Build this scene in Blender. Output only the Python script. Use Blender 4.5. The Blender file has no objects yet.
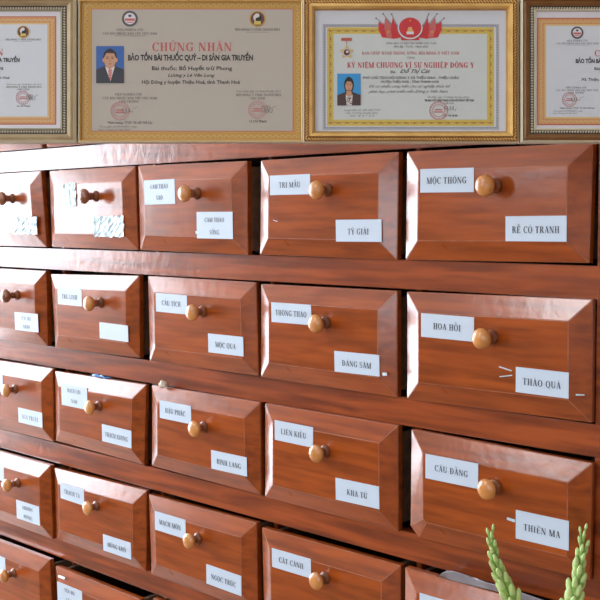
import bpy, bmesh, math, random, unicodedata
from mathutils import Vector, Matrix
random.seed(7)
C = bpy.context.scene.collection
S = bpy.context.scene

# ------------------------------------------------------------------ camera, light, exposure
F_PX = 1035.87
YAW, PITCH, ROLL = 0.74793, -0.08954, -0.01231
CAM = Vector((2.37425, -1.3536, 1.46215))
fwd = Vector((-math.sin(YAW)*math.cos(PITCH), math.cos(YAW)*math.cos(PITCH), math.sin(PITCH)))
rt0 = Vector((math.cos(YAW), math.sin(YAW), 0)); up0 = rt0.cross(fwd)
RT = rt0*math.cos(ROLL) + up0*math.sin(ROLL); UP = up0*math.cos(ROLL) - rt0*math.sin(ROLL)
cam_rot = Matrix((RT, UP, -fwd)).transposed()
cd = bpy.data.cameras.new('camera'); cam = bpy.data.objects.new('camera', cd); C.objects.link(cam)
cam.matrix_world = Matrix.Translation(CAM) @ cam_rot.to_4x4()
cd.sensor_width = 36; cd.lens = 36*F_PX/600; cd.clip_start = 0.05
S.camera = cam

w = bpy.data.worlds.new('sky'); S.world = w; w.use_nodes = True
bg = w.node_tree.nodes['Background']; bg.inputs[0].default_value = (0.80, 0.90, 1.0, 1); 
# bright hazy sky, brightest in the direction of the sun behind the haze (beyond the left doorway)
_n = w.node_tree.nodes; _l = w.node_tree.links
_tc = _n.new('ShaderNodeTexCoord'); _dp = _n.new('ShaderNodeVectorMath'); _dp.operation = 'DOT_PRODUCT'; _dp.inputs[1].default_value = (-0.86, -0.50, 0.12)
_l.new(_tc.outputs['Generated'], _dp.inputs[0])
_mr = _n.new('ShaderNodeMapRange'); _mr.interpolation_type = 'SMOOTHSTEP'; _mr.inputs['From Min'].default_value = 0.60; _mr.inputs['From Max'].default_value = 0.97
_mr.inputs['To Min'].default_value = 5.6; _mr.inputs['To Max'].default_value = 14.5
_l.new(_dp.outputs['Value'], _mr.inputs[0]); _l.new(_mr.outputs[0], bg.inputs[1])

def area(name, loc, target, sx, sy, energy, col):
    d = bpy.data.lights.new(name, 'AREA'); d.shape = 'RECTANGLE'; d.size = sx; d.size_y = sy
    d.energy = energy; d.color = col
    o = bpy.data.objects.new(name, d); C.objects.link(o); o.location = loc
    o.rotation_euler = (Vector(target)-Vector(loc)).to_track_quat('-Z', 'Y').to_euler()
    return o
# daylight portals at the openings of the room, and the ceiling light panel
for nm, loc, tg, sx, sy in [('door_portal', (-2.02, 0.30, 1.42), (0, 0.30, 1.42), 2.6, 2.6), ('window_portal', (-2.02, -1.57, 1.93), (0, -1.57, 1.93), 1.0, 1.58),
                    ('rear_fill_portal', (1.55, -4.02, 1.65), (1.55, 0, 1.65), 1.1, 1.7), ('rear_fill_portal', (3.65, -4.02, 1.65), (3.65, 0, 1.65), 0.9, 1.7),
                    ('high_portal', (-.71, -4.02, 2.12), (-.71, 0, 2.12), 0.58, 0.76)]:
    o = area(nm, loc, tg, sx, sy, 1, (1, 1, 1)); o.data.cycles.is_portal = True
for _x, _y in ((0.32, -2.15), (-0.40, -3.40)):
    area('ceiling_panel_light', (_x, _y, 2.84), (_x, _y, 0), 0.5, 0.6, 19, (0.86, 0.95, 1.0))
S.view_settings.view_transform = 'Standard'; S.view_settings.look = 'None'
S.view_settings.exposure = 0.13; S.view_settings.gamma = 1.0; S.view_settings.use_curve_mapping = False

# ------------------------------------------------------------------ materials
def nmat(name, col, rough=0.5, spec=0.5, coat=0.0, coat_rough=0.1, metal=0.0):
    m = bpy.data.materials.new(name); m.use_nodes = True; b = m.node_tree.nodes['Principled BSDF']
    b.inputs['Base Color'].default_value = (*col, 1); b.inputs['Roughness'].default_value = rough
    b.inputs['Specular IOR Level'].default_value = spec; b.inputs['Metallic'].default_value = metal
    b.inputs['Coat Weight'].default_value = coat; b.inputs['Coat Roughness'].default_value = coat_rough
    return m
def noisy(name, c1, c2, scale=8, stretch=(1, 1, 1), rough=(0.3, 0.5), bump=0.0, coat=0.0, coat_rough=0.2, metal=0.0, spec=0.5, detail=6, fine=None, dark=None):
    m = nmat(name, c1, rough[0], spec, coat, coat_rough, metal); nt = m.node_tree; N = nt.nodes; L = nt.links
    b = N['Principled BSDF']
    tc = N.new('ShaderNodeTexCoord'); mp = N.new('ShaderNodeMapping'); mp.inputs['Scale'].default_value = stretch
    oi = N.new('ShaderNodeObjectInfo'); vm = N.new('ShaderNodeVectorMath'); vm.operation = 'SCALE'
    cmb = N.new('ShaderNodeCombineXYZ'); L.new(oi.outputs['Random'], cmb.inputs[0]); L.new(oi.outputs['Random'], cmb.inputs[2])
    L.new(cmb.outputs[0], vm.inputs[0]); vm.inputs['Scale'].default_value = 23.0
    L.new(tc.outputs['Object'], mp.inputs[0]); ad = N.new('ShaderNodeVectorMath'); ad.operation = 'ADD'
    L.new(mp.outputs[0], ad.inputs[0]); L.new(vm.outputs[0], ad.inputs[1])
    ns = N.new('ShaderNodeTexNoise'); ns.inputs['Scale'].default_value = scale; ns.inputs['Detail'].default_value = detail
    ns.inputs['Distortion'].default_value = 0.6; L.new(ad.outputs[0], ns.inputs['Vector'])
    cr = N.new('ShaderNodeValToRGB'); cr.color_ramp.elements[0].color = (*c2, 1); cr.color_ramp.elements[1].color = (*c1, 1)
    cr.color_ramp.elements[0].position = 0.33; cr.color_ramp.elements[1].position = 0.62
    L.new(ns.outputs['Fac'], cr.inputs[0]); out = cr.outputs[0]
    if dark:      # broad tone changes from board to board and along the board
        n3 = N.new('ShaderNodeTexNoise'); n3.inputs['Scale'].default_value = 6.0; n3.inputs['Detail'].default_value = 2
        L.new(ad.outputs[0], n3.inputs['Vector'])
        r3 = N.new('ShaderNodeValToRGB'); r3.color_ramp.elements[0].color = (dark, dark, dark, 1); r3.color_ramp.elements[1].color = (1.15, 1.15, 1.15, 1)
        r3.color_ramp.elements[0].position = 0.35; r3.color_ramp.elements[1].position = 0.6
        L.new(n3.outputs['Fac'], r3.inputs[0]); mx = N.new('ShaderNodeMix'); mx.data_type = 'RGBA'; mx.blend_type = 'MULTIPLY'
        mx.inputs[0].default_value = 1; L.new(out, mx.inputs[6]); L.new(r3.outputs[0], mx.inputs[7]); out = mx.outputs[2]
    L.new(out, b.inputs['Base Color'])
    mr = N.new('ShaderNodeMapRange'); mr.inputs['To Min'].default_value = rough[0]; mr.inputs['To Max'].default_value = rough[1]
    n2 = N.new('ShaderNodeTexNoise'); n2.inputs['Scale'].default_value = 45; n2.inputs['Detail'].default_value = 4
    L.new(tc.outputs['Object'], n2.inputs['Vector']); L.new(n2.outputs['Fac'], mr.inputs[0]); L.new(mr.outputs[0], b.inputs['Roughness'])
    if bump:
        bp = N.new('ShaderNodeBump'); bp.inputs['Strength'].default_value = bump; bp.inputs['Distance'].default_value = 0.002
        L.new(n2.outputs['Fac'], bp.inputs['Height']); L.new(bp.outputs[0], b.inputs['Normal'])
        if coat: L.new(bp.outputs[0], b.inputs['Coat Normal'])
    return m
M = {}
M['wood'] = noisy('varnished_wood', (0.32, 0.062, 0.007), (0.235, 0.042, 0.005), 7, (1.1, 11, 11), (0.24, 0.36), 0.16, 1.0, 0.18, dark=0.82, spec=0.15)
M['rail'] = noisy('varnished_rail_wood', (0.30, 0.058, 0.011), (0.19, 0.034, 0.008), 6, (0.9, 11, 11), (0.28, 0.42), 0.35, 1.0, 0.2, dark=0.78, spec=0.15)
M['worn'] = noisy('worn_edge_wood', (0.36, 0.10, 0.03), (0.22, 0.045, 0.008), 14, (2, 2, 2), (0.35, 0.5), 0, 0.2, 0.2)
M['inner'] = noisy('bare_inner_wood', (0.16, 0.09, 0.05), (0.09, 0.05, 0.03), 8, (1, 6, 6), (0.6, 0.8))
M['knob'] = noisy('turned_knob_wood', (0.64, 0.26, 0.06), (0.48, 0.17, 0.04), 30, (1, 1, 1), (0.28, 0.4), 0, 0.5, 0.15)
M['knob_red'] = noisy('red_shaded_knob_wood', (0.26, 0.075, 0.022), (0.16, 0.045, 0.015), 30, (1, 1, 1), (0.28, 0.4), 0, 0.5, 0.15)  # reddish knob heads; on knob bases, shade worked into the colour
M['card'] = nmat('label_paper', (0.54, 0.61, 0.71), 0.5)
M['ink'] = nmat('black_ink', (0.045, 0.05, 0.07), 0.5)
M['tape'] = noisy('crumpled_clear_tape', (0.66, 0.78, 0.82), (0.45, 0.58, 0.62), 60, (1, 1, 1), (0.12, 0.3), 1.0)
M['wall'] = noisy('painted_plaster', (0.42, 0.33, 0.25), (0.37, 0.29, 0.22), 3, (1, 1, 1), (0.7, 0.9))
M['ceil'] = nmat('white_ceiling_paint', (0.85, 0.85, 0.84), 0.8)
M['floor'] = noisy('tile_floor', (0.26, 0.18, 0.13), (0.20, 0.14, 0.10), 5, (1, 1, 1), (0.25, 0.4))
M['metal'] = nmat('steel', (0.6, 0.6, 0.62), 0.3, metal=1)
M['glass'] = nmat('window_glass', (1, 1, 1), 0.0); M['glass'].node_tree.nodes['Principled BSDF'].inputs['Transmission Weight'].default_value = 1
M['glass'].node_tree.nodes['Principled BSDF'].inputs['IOR'].default_value = 1.02
M['board'] = noisy('board_wood', (0.32, 0.12, 0.05), (0.22, 0.08, 0.03), 6, (0.7, 6, 6), (0.4, 0.6))

# ------------------------------------------------------------------ mesh helpers
def obj(name, bm, mats, parent=None, smooth=False):
    me = bpy.data.meshes.new(name); bm.normal_update(); bm.to_mesh(me); bm.free()
    if not isinstance(mats, (list, tuple)): mats = [mats]
    for m in mats: me.materials.append(m)
    if smooth:
        for p in me.polygons: p.use_smooth = True
    o = bpy.data.objects.new(name, me); C.objects.link(o); o.parent = parent
    return o
def empty(name, loc=(0, 0, 0), label=None, cat=None, group=None):
    o = bpy.data.objects.new(name, None); C.objects.link(o); o.location = loc; o.empty_display_size = 0.05
    if label: tag(o, label, cat, group)
    return o
def tag(o, label, cat, group=None):
    o['label'] = label; o['category'] = cat
    if group: o['group'] = group
def box(bm, x0, x1, y0, y1, z0, z1, mi=0):
    v = [bm.verts.new(p) for p in [(x0, y0, z0), (x1, y0, z0), (x1, y1, z0), (x0, y1, z0), (x0, y0, z1), (x1, y0, z1), (x1, y1, z1), (x0, y1, z1)]]
    for f in [(3, 2, 1, 0), (4, 5, 6, 7), (0, 1, 5, 4), (1, 2, 6, 5), (2, 3, 7, 6), (3, 0, 4, 7)]:
        bm.faces.new([v[i] for i in f]).material_index = mi
def bbox(*a, bev=0.0):
    bm = bmesh.new(); box(bm, *a)
    if bev: bmesh.ops.bevel(bm, geom=bm.edges[:], offset=bev, segments=2, affect='EDGES')
    return bm
def lathe(bm, prof, axis='z', n=20, org=(0, 0, 0), mi=0):
    rings = []
    for r, h in prof:
        if r < 1e-6:
            p = (0, 0, h); rings.append([bm.verts.new(conv(p, axis, org))]); continue
        rings.append([bm.verts.new(conv((r*math.cos(2*math.pi*k/n), r*math.sin(2*math.pi*k/n), h), axis, org)) for k in range(n)])
    for a, b in zip(rings, rings[1:]):
        for k in range(n):
            k2 = (k+1) % n
            if len(a) == 1 and len(b) == 1: continue
            if len(a) == 1: f = bm.faces.new((a[0], b[k2], b[k]))
            elif len(b) == 1: f = bm.faces.new((a[k], a[k2], b[0]))
            else: f = bm.faces.new((a[k], a[k2], b[k2], b[k]))
            f.material_index = mi; f.smooth = True
def conv(p, axis, org):
    if axis == 'z': q = p
    else: q = (p[0], -p[2], p[1])      # '-y': height runs towards -y
    return (q[0]+org[0], q[1]+org[1], q[2]+org[2])
def tube(bm, pts, rad, n=8, mi=0):
    rings = []
    for i, p in enumerate(pts):
        d = (Vector(pts[min(i+1, len(pts)-1)])-Vector(pts[max(i-1, 0)])).normalized()
        a = d.orthogonal().normalized() if i == 0 else (rings_a - d*rings_a.dot(d)).normalized()
        rings_a = a; b = d.cross(a); r = rad[i] if isinstance(rad, (list, tuple)) else rad
        rings.append([bm.verts.new(Vector(p)+(a*math.cos(2*math.pi*k/n)+b*math.sin(2*math.pi*k/n))*r) for k in range(n)])
    for a, b in zip(rings, rings[1:]):
        for k in range(n):
            f = bm.faces.new((a[k], a[(k+1) % n], b[(k+1) % n], b[k])); f.material_index = mi; f.smooth = True
    bm.faces.new(rings[0][::-1]).material_index = mi; bm.faces.new(rings[-1]).material_index = mi

# ------------------------------------------------------------------ lettering
# serif capitals drawn as polygons in a unit-high box; other characters come from the built-in typeface
TK, TN, SF = 0.19, 0.065, 0.075
def _r(x0, y0, x1, y1): return [(x0, y0), (x1, y0), (x1, y1), (x0, y1)]
def _v(x, t=TK, y0=0, y1=1, s0=True, s1=True):
    o = [_r(x-t/2, y0, x+t/2, y1)]
    if s0: o.append(_r(x-t/2-SF, y0, x+t/2+SF, y0+.05))
    if s1: o.append(_r(x-t/2-SF, y1-.05, x+t/2+SF, y1))
    return o
def _d(x0, y0, x1, y1, t): return [[(x0-t/2, y0), (x0+t/2, y0), (x1+t/2, y1), (x1-t/2, y1)]]
def _a(cx, cy, rx, ry, a0, a1, t=TK, tn=TN, n=14):
    o = []
    for k in range(n):
        p = [math.radians(a0+(a1-a0)*(k+i)/n) for i in (0, 1)]
        o.append([(cx+rx*math.cos(p[0]), cy+ry*math.sin(p[0])), (cx+rx*math.cos(p[1]), cy+ry*math.sin(p[1])),
                  (cx+(rx-t)*math.cos(p[1]), cy+(ry-tn)*math.sin(p[1])), (cx+(rx-t)*math.cos(p[0]), cy+(ry-tn)*math.sin(p[0]))])
    return o
def sr(x, y): return [_r(x-SF-.03, y, x+SF+.03, y+.05)]
G = {
 'I': (_v(.22), .44), 'H': (_v(.2)+_v(.66)+[_r(.2, .47, .66, .53)], .86),
 'L': (_v(.2)+[_r(.2, 0, .66, .06), _r(.6, 0, .66, .26)], .7),
 'E': (_v(.2)+[_r(.2, 0, .66, .06), _r(.6, 0, .66, .25), _r(.2, .94, .64, 1), _r(.58, .77, .64, 1), _r(.2, .47, .5, .53), _r(.47, .4, .52, .6)], .74),
 'F': (_v(.2)+[_r(.2, .94, .62, 1), _r(.56, .77, .62, 1), _r(.2, .47, .5, .53)], .68),
 'T': (_v(.35, s1=False)+[_r(.03, .94, .67, 1), _r(.03, .76, .08, 1), _r(.62, .76, .67, 1)], .72),
 'N': (_v(.14, .07)+_v(.7, .07, s0=False)+_d(.68, 0, .16, 1, .2), .86),
 'M': (_v(.12, .07)+_v(.86, TK)+_d(.48, 0, .16, 1, .19)+_d(.48, 0, .84, 1, .08), 1.04),
 'A': (_d(.12, 0, .38, 1, .07)+_d(.64, 0, .38, 1, .2)+sr(.12, 0)+sr(.64, 0)+[_r(.2, .3, .56, .36)], .78),
 'V': (_d(.38, 0, .12, 1, .2)+_d(.38, 0, .64, 1, .07)+sr(.12, .95)+sr(.64, .95), .76),
 'X': (_d(.64, 0, .14, 1, .2)+_d(.12, 0, .62, 1, .07)+sr(.12, .95)+sr(.64, .95)+sr(.12, 0)+sr(.64, 0), .78),
 'Y': (_v(.38, TK, 0, .5, True, False)+_d(.38, .42, .12, 1, .2)+_d(.38, .42, .64, 1, .07)+sr(.12, .95)+sr(.64, .95), .76),
 'K': (_v(.2)+_d(.26, .42, .62, 1, .07)+_d(.68, 0, .36, .6, .2)+sr(.62, .95)+sr(.68, 0), .82),
 'O': (_a(.42, .5, .39, .52, 0, 360, n=28), .84), 'Q': (_a(.42, .5, .39, .52, 0, 360, n=28)+_d(.7, -.2, .4, .1, .12), .84),
 'C': (_a(.43, .5, .4, .52, 42, 318, n=22)+[_r(.66, .7, .72, 1)], .76),
 'G': (_a(.43, .5, .4, .52, 42, 318, n=22)+[_r(.66, .72, .72, 1), _r(.56, .06, .74, .42), _r(.48, .4, .8, .45)], .84),
 'D': (_v(.2)+_a(.3, .5, .48, .5, -90, 90, n=14)+[_r(.2, 0, .3, .06), _r(.2, .94, .3, 1)], .84),
 'P': (_v(.2)+_a(.34, .72, .33, .28, -90, 90, n=12)+[_r(.2, .44, .34, .5), _r(.2, .94, .34, 1)], .72),
 'R': (_v(.2)+_a(.34, .74, .33, .26, -90, 90, n=12)+[_r(.2, .48, .34, .54), _r(.2, .94, .34, 1)]+_d(.7, 0, .42, .5, .2)+sr(.7, 0), .82),
 'B': (_v(.2)+_a(.34, .755, .3, .245, -90, 90, n=12)+_a(.34, .265, .35, .265, -90, 90, n=12)+[_r(.2, .94, .34, 1), _r(.2, 0, .34, .06), _r(.2, .48, .34, .54)], .76),
 'U': (_v(.18, TK, .3, 1, False)+_v(.66, .08, .3, 1, False)+_a(.395, .33, .31, .34, 180, 360, .17, .08, 12), .82),
 'S': (_a(.33, .745, .27, .27, 40, 235, .13, .07, 12)+_a(.33, .265, .28, .28, -140, 55, .14, .07, 12)+_d(.46, .38, .2, .64, .2)+[_r(.54, .74, .58, 1), _r(.06, 0, .1, .28)], .66),
 ' ': ([], .36), '-': ([_r(.05, .36, .35, .46)], .4), '–': ([_r(.05, .36, .5, .46)], .56),
}
def serif_polys(s):
    out, x = [], 0
    for ch in s:
        dbar = ch == 'Đ'
        if dbar: ch = 'D'
        d = unicodedata.normalize('NFD', ch); base = d[0]
        if base not in G: base = ' '
        ps, wd = G[base]; ps = list(ps); cx = wd/2
        if dbar: ps.append(_r(.0, .46, .42, .53))
        top = 1.07
        for a in d[1:]:
            c = ord(a)
            if c == 0x302: ps += _d(cx-.17, top, cx, top+.15, .08)+_d(cx+.17, top, cx, top+.15, .08); top += .17
            elif c == 0x306: ps += _a(cx, top+.16, .17, .15, 180, 360, .06, .06, 8); top += .17
            elif c == 0x31B: ps += _a(wd-.12, 1.0, .14, .17, -80, 40, .08, .08, 6)
        for a in d[1:]:
            c = ord(a)
            if c == 0x301: ps += _d(cx-.02, top, cx+.14, top+.2, .1)
            elif c == 0x300: ps += _d(cx+.02, top, cx-.14, top+.2, .1)
            elif c == 0x309: ps += _a(cx, top+.14, .09, .09, -90, 140, .06, .05, 6)
            elif c == 0x303: ps += _d(cx-.17, top, cx-.05, top+.12, .09)+_d(cx+.05, top, cx-.05, top+.12, .08)+_d(cx+.05, top, cx+.17, top+.12, .09)
            elif c == 0x323: ps += [[(cx+.075*math.cos(t), -.17+.075*math.sin(t)) for t in [k*math.pi/4 for k in range(8)]]]
        out += [[(px+x, py) for px, py in p] for p in ps]; x += wd+.06
    return out, x-.06
_tc = {}
def face_polys(s, bold=0.0, shear=0.0):
    key = (s, bold, shear)
    if key in _tc: return _tc[key]
    if 'Đ' in s:               # D with its crossbar added by hand
        polys, wd = face_polys(s.replace('Đ', 'D'), bold, shear); polys = list(polys)
        for i, ch in enumerate(s):
            if ch == 'Đ':
                x = face_polys(s[:i].replace('Đ', 'D')+'I', bold, 0)[1]-.18 if i else 0.0
                polys.append([(x-.10+.46*shear, .46), (x+.36+.46*shear, .46), (x+.36+.55*shear, .55), (x-.10+.55*shear, .55)])
        _tc[key] = (polys, wd); return _tc[key]
    cu = bpy.data.curves.new('text', 'FONT'); cu.body = s; cu.size = 1.35; cu.offset = bold; cu.resolution_u = 2
    o = bpy.data.objects.new('text', cu); C.objects.link(o); bpy.context.view_layer.update()
    me = o.evaluated_get(bpy.context.evaluated_depsgraph_get()).to_mesh()
    polys = [[(me.vertices[i].co.x, me.vertices[i].co.y) for i in p.vertices] for p in me.polygons]
    o.to_mesh_clear(); bpy.data.objects.remove(o); bpy.data.curves.remove(cu)
    xs = [q[0] for p in polys for q in p] or [0, 1]
    x0 = min(xs); polys = [[(a-x0+b*shear, b) for a, b in p] for p in polys]
    _tc[key] = (polys, max(xs)-x0); return _tc[key]
def write(bm, s, cx, cy, width, height, place, mi, serif=True, bold=0.0, shear=0.0, rot=0.0):
    """letters of cap height `height`, centred on cx, cy, squeezed to `width`; place(u, v) gives the point"""
    polys, wd = serif_polys(s) if serif else face_polys(s, bold, shear)
    if wd <= 0: return
    sx = width/wd; c, sn = math.cos(rot), math.sin(rot)
    for p in polys:
        a = 0
        for i in range(len(p)): a += p[i][0]*p[(i+1) % len(p)][1]-p[(i+1) % len(p)][0]*p[i][1]
        if a < 0: p = p[::-1]
        vs = []
        for x, y in p:
            u, v = (x-wd/2)*sx, (y-.5)*height
            vs.append(bm.verts.new(place(cx+u*c-v*sn, cy+u*sn+v*c)))
        try: bm.faces.new(vs).material_index = mi
        except ValueError: pass

# ------------------------------------------------------------------ the room
def struct(name, bm, m):
    o = obj(name, bm, m); o['kind'] = 'structure'; return o
XL, XR, YB, YF, H = -2.0, 4.2, -4.0, 0.47, 2.9
YN = 1.72                                  # the room reaches further back beside the cabinet
struct('floor', bbox(XL-.1, XR+.1, YB-.1, YN+.1, -.1, 0), M['floor'])
struct('ceiling', bbox(XL-.1, XR+.1, YB-.1, YN+.1, H, H+.1), M['ceil'])
bm = bmesh.new(); box(bm, -.12, XR+.1, YF, YF+.1, 0, H); box(bm, -.12, -.02, YF+.1, YN, 0, H); box(bm, XL-.1, -.02, YN, YN+.1, 0, H)
struct('wall_back', bm, M['wall'])
struct('wall_right', bbox(XR, XR+.1, YB, YF, 0, H), M['wall'])
bm = bmesh.new()        # left wall with a doorway beside the cabinet and a window next to it
box(bm, XL-.1, XL, YB, -2.08, 0, H); box(bm, XL-.1, XL, -2.08, -1.06, 0, 1.12); box(bm, XL-.1, XL, -2.08, YN, 2.74, H)
box(bm, XL-.1, XL, -1.06, -1.0, 0, 2.74); box(bm, XL-.1, XL, 1.62, YN, 0, 2.74); box(bm, XL-.1, XL, -1.0, 1.62, 0, .12)
struct('wall_left', bm, M['wall'])
bm = bmesh.new()        # rear wall with two unseen windows added for fill behind the camera and a small high one in the corner
xs = [XL, -1.0, -.42, 1.0, 2.1, 3.2, 4.1, XR]
for k in range(7):
    if k % 2 == 0: box(bm, xs[k], xs[k+1], YB-.1, YB, 0, H)
    else:
        lo, hi = (1.74, 2.5) if k == 1 else (.8, 2.5)
        box(bm, xs[k], xs[k+1], YB-.1, YB, 0, lo); box(bm, xs[k], xs[k+1], YB-.1, YB, hi, H)
struct('wall_front', bm, M['wall'])

for _x, _y, _l in ((0.32, -2.15, 'flat white ceiling light panel nearer the cabinet'), (-0.40, -3.40, 'flat white ceiling light panel nearer the rear wall')):
    lamp = empty('ceiling_light', (_x, _y, 2.9), _l, 'light'); obj('housing', bbox(-.28, .28, -.33, .33, -.05, 0, bev=.004), M['ceil'], lamp)

# ------------------------------------------------------------------ the medicine cabinet
P, Q, W, DH, ZA, T = 0.34, 0.22857, 0.321, 0.1747, 1.55, 0.012
cab = empty('medicine_cabinet', (0, 0, 0), 'large reddish brown varnished wooden herb cabinet with rows of small labelled drawers', 'cabinet')
CX0, CX1, CY1, RY = -0.075, 1.76, 0.45, 0.010
bm = bmesh.new()
box(bm, CX0, CX0+.02, RY+.022, CY1, 0, 1.86); box(bm, CX1-.02, CX1, RY+.022, CY1, 0, 1.86)
box(bm, CX0+.02, CX1-.02, CY1-.012, CY1, 0, 1.86); box(bm, CX0-.015, CX1+.015, RY-.015, CY1, 1.86, 1.885)
for i in range(-1, 6): box(bm, CX0+.02, CX1-.02, RY+.03, CY1-.012, ZA-i*Q-.212, ZA-i*Q-.2)
body = obj('body', bm, M['rail'], cab)
for i in range(-2, 6):
    z1 = ZA-i*Q-.1765; z0 = ZA-(i+1)*Q+.0042
    if i == -2: z1 = 1.86
    if i == 5: z0 = 0.0
    bm = bbox(CX0, CX1, RY, RY+.022, z0, z1, bev=.0012); obj('rail', bm, M['rail'], cab)
for j in range(-1, 5):
    x0, x1 = j*P+W+.004, (j+1)*P-.004
    if j == -1: x0 = CX0
    if j == 4: x1 = CX1
    e = .0005 if j == 4 or j == -1 else .030
    bm = bbox(x0, x1, RY+e, RY+e+.0205, 0.24, 1.85, bev=.001); obj('stile', bm, M['rail'], cab)

# outer corners (TL, TR, BR, BL) of each worn drawer front, metres from its nominal top left corner
CORN = {
 (0, 0): [(0, 0), (.313, .0017), (.3245, -.1724), (.002, -.173)], (0, 1): [(.007, .0006), (.3175, .0008), (.3201, -.1729), (.0068, -.172)],
 (0, 2): [(-.012, .0008), (.309, -.0018), (.307, -.176), (-.012, -.1728)], (0, 3): [(.0055, -.0021), (.3209, -.001), (.3165, -.176), (-.0009, -.1747)],
 (0, 4): [(-.0023, -.0012), (.3216, -.003), (.318, -.1719), (-.006, -.1757)], (1, 0): [(0, 0), (.3193, .0007), (.3149, -.1744), (0, -.174)],
 (1, 1): [(-.001, -.006), (.3212, .002), (.3157, -.1716), (.0075, -.175)], (1, 2): [(.0108, .0025), (.3274, .0019), (.330, -.1735), (.0103, -.1749)],
 (1, 3): [(.0005, -.0004), (.3164, .0011), (.3155, -.176), (-.0034, -.1749)], (1, 4): [(-.0032, .0009), (.3242, .005), (.3252, -.172), (-.0039, -.176)],
 (2, 0): [(0, 0), (.333, .0024), (.327, -.171), (0, -.172)], (2, 1): [(.0021, -.0019), (.335, .0018), (.3213, -.1716), (-.0034, -.167)],
 (2, 2): [(.0145, .0038), (.333, .0050), (.3316, -.1725), (.008, -.1694)], (2, 3): [(.0062, .005), (.3173, .005), (.3165, -.176), (.0022, -.1744)],
 (2, 4): [(.0082, .0036), (.329, -.0012), (.327, -.174), (.022, -.175), (.0051, -.1586)], (3, 0): [(0, 0), (.3187, .0012), (.3184, -.176), (0, -.176)],
 (3, 1): [(-.014, -.004), (.3270, .0023), (.3186, -.176), (-.0155, -.176)], (3, 2): [(-.001, -.0027), (.321, .0007), (.321, -.176), (.0004, -.176)],
 (3, 3): [(-.0044, -.0051), (.3236, -.0032), (.322, -.176), (-.002, -.176)], (4, 0): [(0, 0), (.3118, .003), (.315, -.175), (0, -.175)],
 (4, 1): [(-.0075, -.008), (.3092, -.0085), (.315, -.176), (-.005, -.176)]}
DEF = [(0, 0), (W, 0), (W, -DH), (0, -DH)]
PULL = {(3, 4): .012, (4, 1): .010, (4, 0): .012, (3, 0): .006, (2, 4): .004, (3, 3): .003, (3, 2): .003}
KNOB = {(0, 0): (.2118, .037), (0, 1): (.201, .041), (0, 2): (.186, .041), (0, 3): (.183, .037), (0, 4): (.1774, .038), (1, 0): (.2178, .041), (1, 1): (.2076, .041),
 (1, 2): (.1956, .036), (1, 3): (.176, .034), (1, 4): (.1716, .036), (2, 0): (.1935, .034), (2, 1): (.189, .033), (2, 2): (.192, .033), (2, 3): (.172, .031), (2, 4): (.1817, .031),
 (3, 0): (.1998, .04), (3, 1): (.168, .031), (3, 2): (.170, .031), (3, 3): (.171, .030), (4, 0): (.1766, .037)}
def drawer_front(pts, bev=.0315):
    """raised-panel front: outer edge at y=0 running back to y=.008, bevels rising to the panel at y=-T"""
    bm = bmesh.new(); n = len(pts)
    inner = []
    for k in range(n):
        p, a, b = Vector(pts[k]), Vector(pts[k-1]), Vector(pts[(k+1) % n])
        d1, d2 = (a-p).normalized(), (b-p).normalized()
        n1 = Vector((-d2.y, d2.x)); n2 = Vector((d1.y, -d1.x))     # inward normals of the two edges for clockwise order
        bis = -(n1+n2).normalized(); s = bev/max(.35, bis.dot(-n1))
        inner.append(p+bis*s)
    if n == 5: inner[3], inner[4] = Vector((.046, inner[2].y)), Vector((inner[0].x, -.138))
    rings = []
    lim = [(min(.3235, max(-.0025, q[0])), min(.0028, max(-.1755, q[1]))) for q in pts]     # the part inside the opening
    for pl, y in ((lim, .0115), (lim, .0082), (pts, .008), (pts, 0.0), (inner, -T)): rings.append([bm.verts.new((q[0], y, q[1])) for q in pl])
    for a, b in zip(rings, rings[1:]):
        for k in range(n): bm.faces.new((a[k], b[k], b[(k+1) % n], a[(k+1) % n]))
    bm.faces.new(rings[-1]); bm.faces.new(rings[0][::-1])
    bmesh.ops.recalc_face_normals(bm, faces=bm.faces[:])
    bv = bmesh.ops.bevel(bm, geom=[e for e in bm.edges if min(e.verts[0].co.y, e.verts[1].co.y) < .004], offset=.0009, segments=2, affect='EDGES')
    for f in bv['faces']:
        f.material_index = 2          # worn, paler varnish along the arrises
    # tray behind the front
    x0, x1, z0, z1, y0, y1 = .012, .308, -.168, -.012, .0113, .36
    t = .009
    box(bm, x0, x0+t, y0, y1, z0, z1, 1); box(bm, x1-t, x1, y0, y1, z0, z1, 1); box(bm, x0+t, x1-t, y1-t, y1, z0, z1, 1); box(bm, x0+t, x1-t, y0, y1-t, z0, z0+.006, 1)
    return bm
def knob_mesh(L):
    bm = bmesh.new(); k = L/.039
    prof = [(.0115, 0), (.0125, .0012), (.0115, .0035), (.0085, .0070), (.0065, .0105), (.0086, .0125), (.0092, .0142), (.0082, .016), (.0065, .018), (.0085, .0215), (.0145, .0245), (.0172, .0285), (.0172, .0315), (.0145, .0355), (.0085, .0383), (0, .039)]
    lathe(bm, [(r, h*k) for r, h in prof], '-y', 24)
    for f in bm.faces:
        if f.calc_center_median().y > -.0195*k: f.material_index = 1  # base and neck take the darker tone, standing in for shade
    me = bpy.data.meshes.new('knob'); bm.normal_update(); bm.to_mesh(me); bm.free()
    return me
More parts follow.
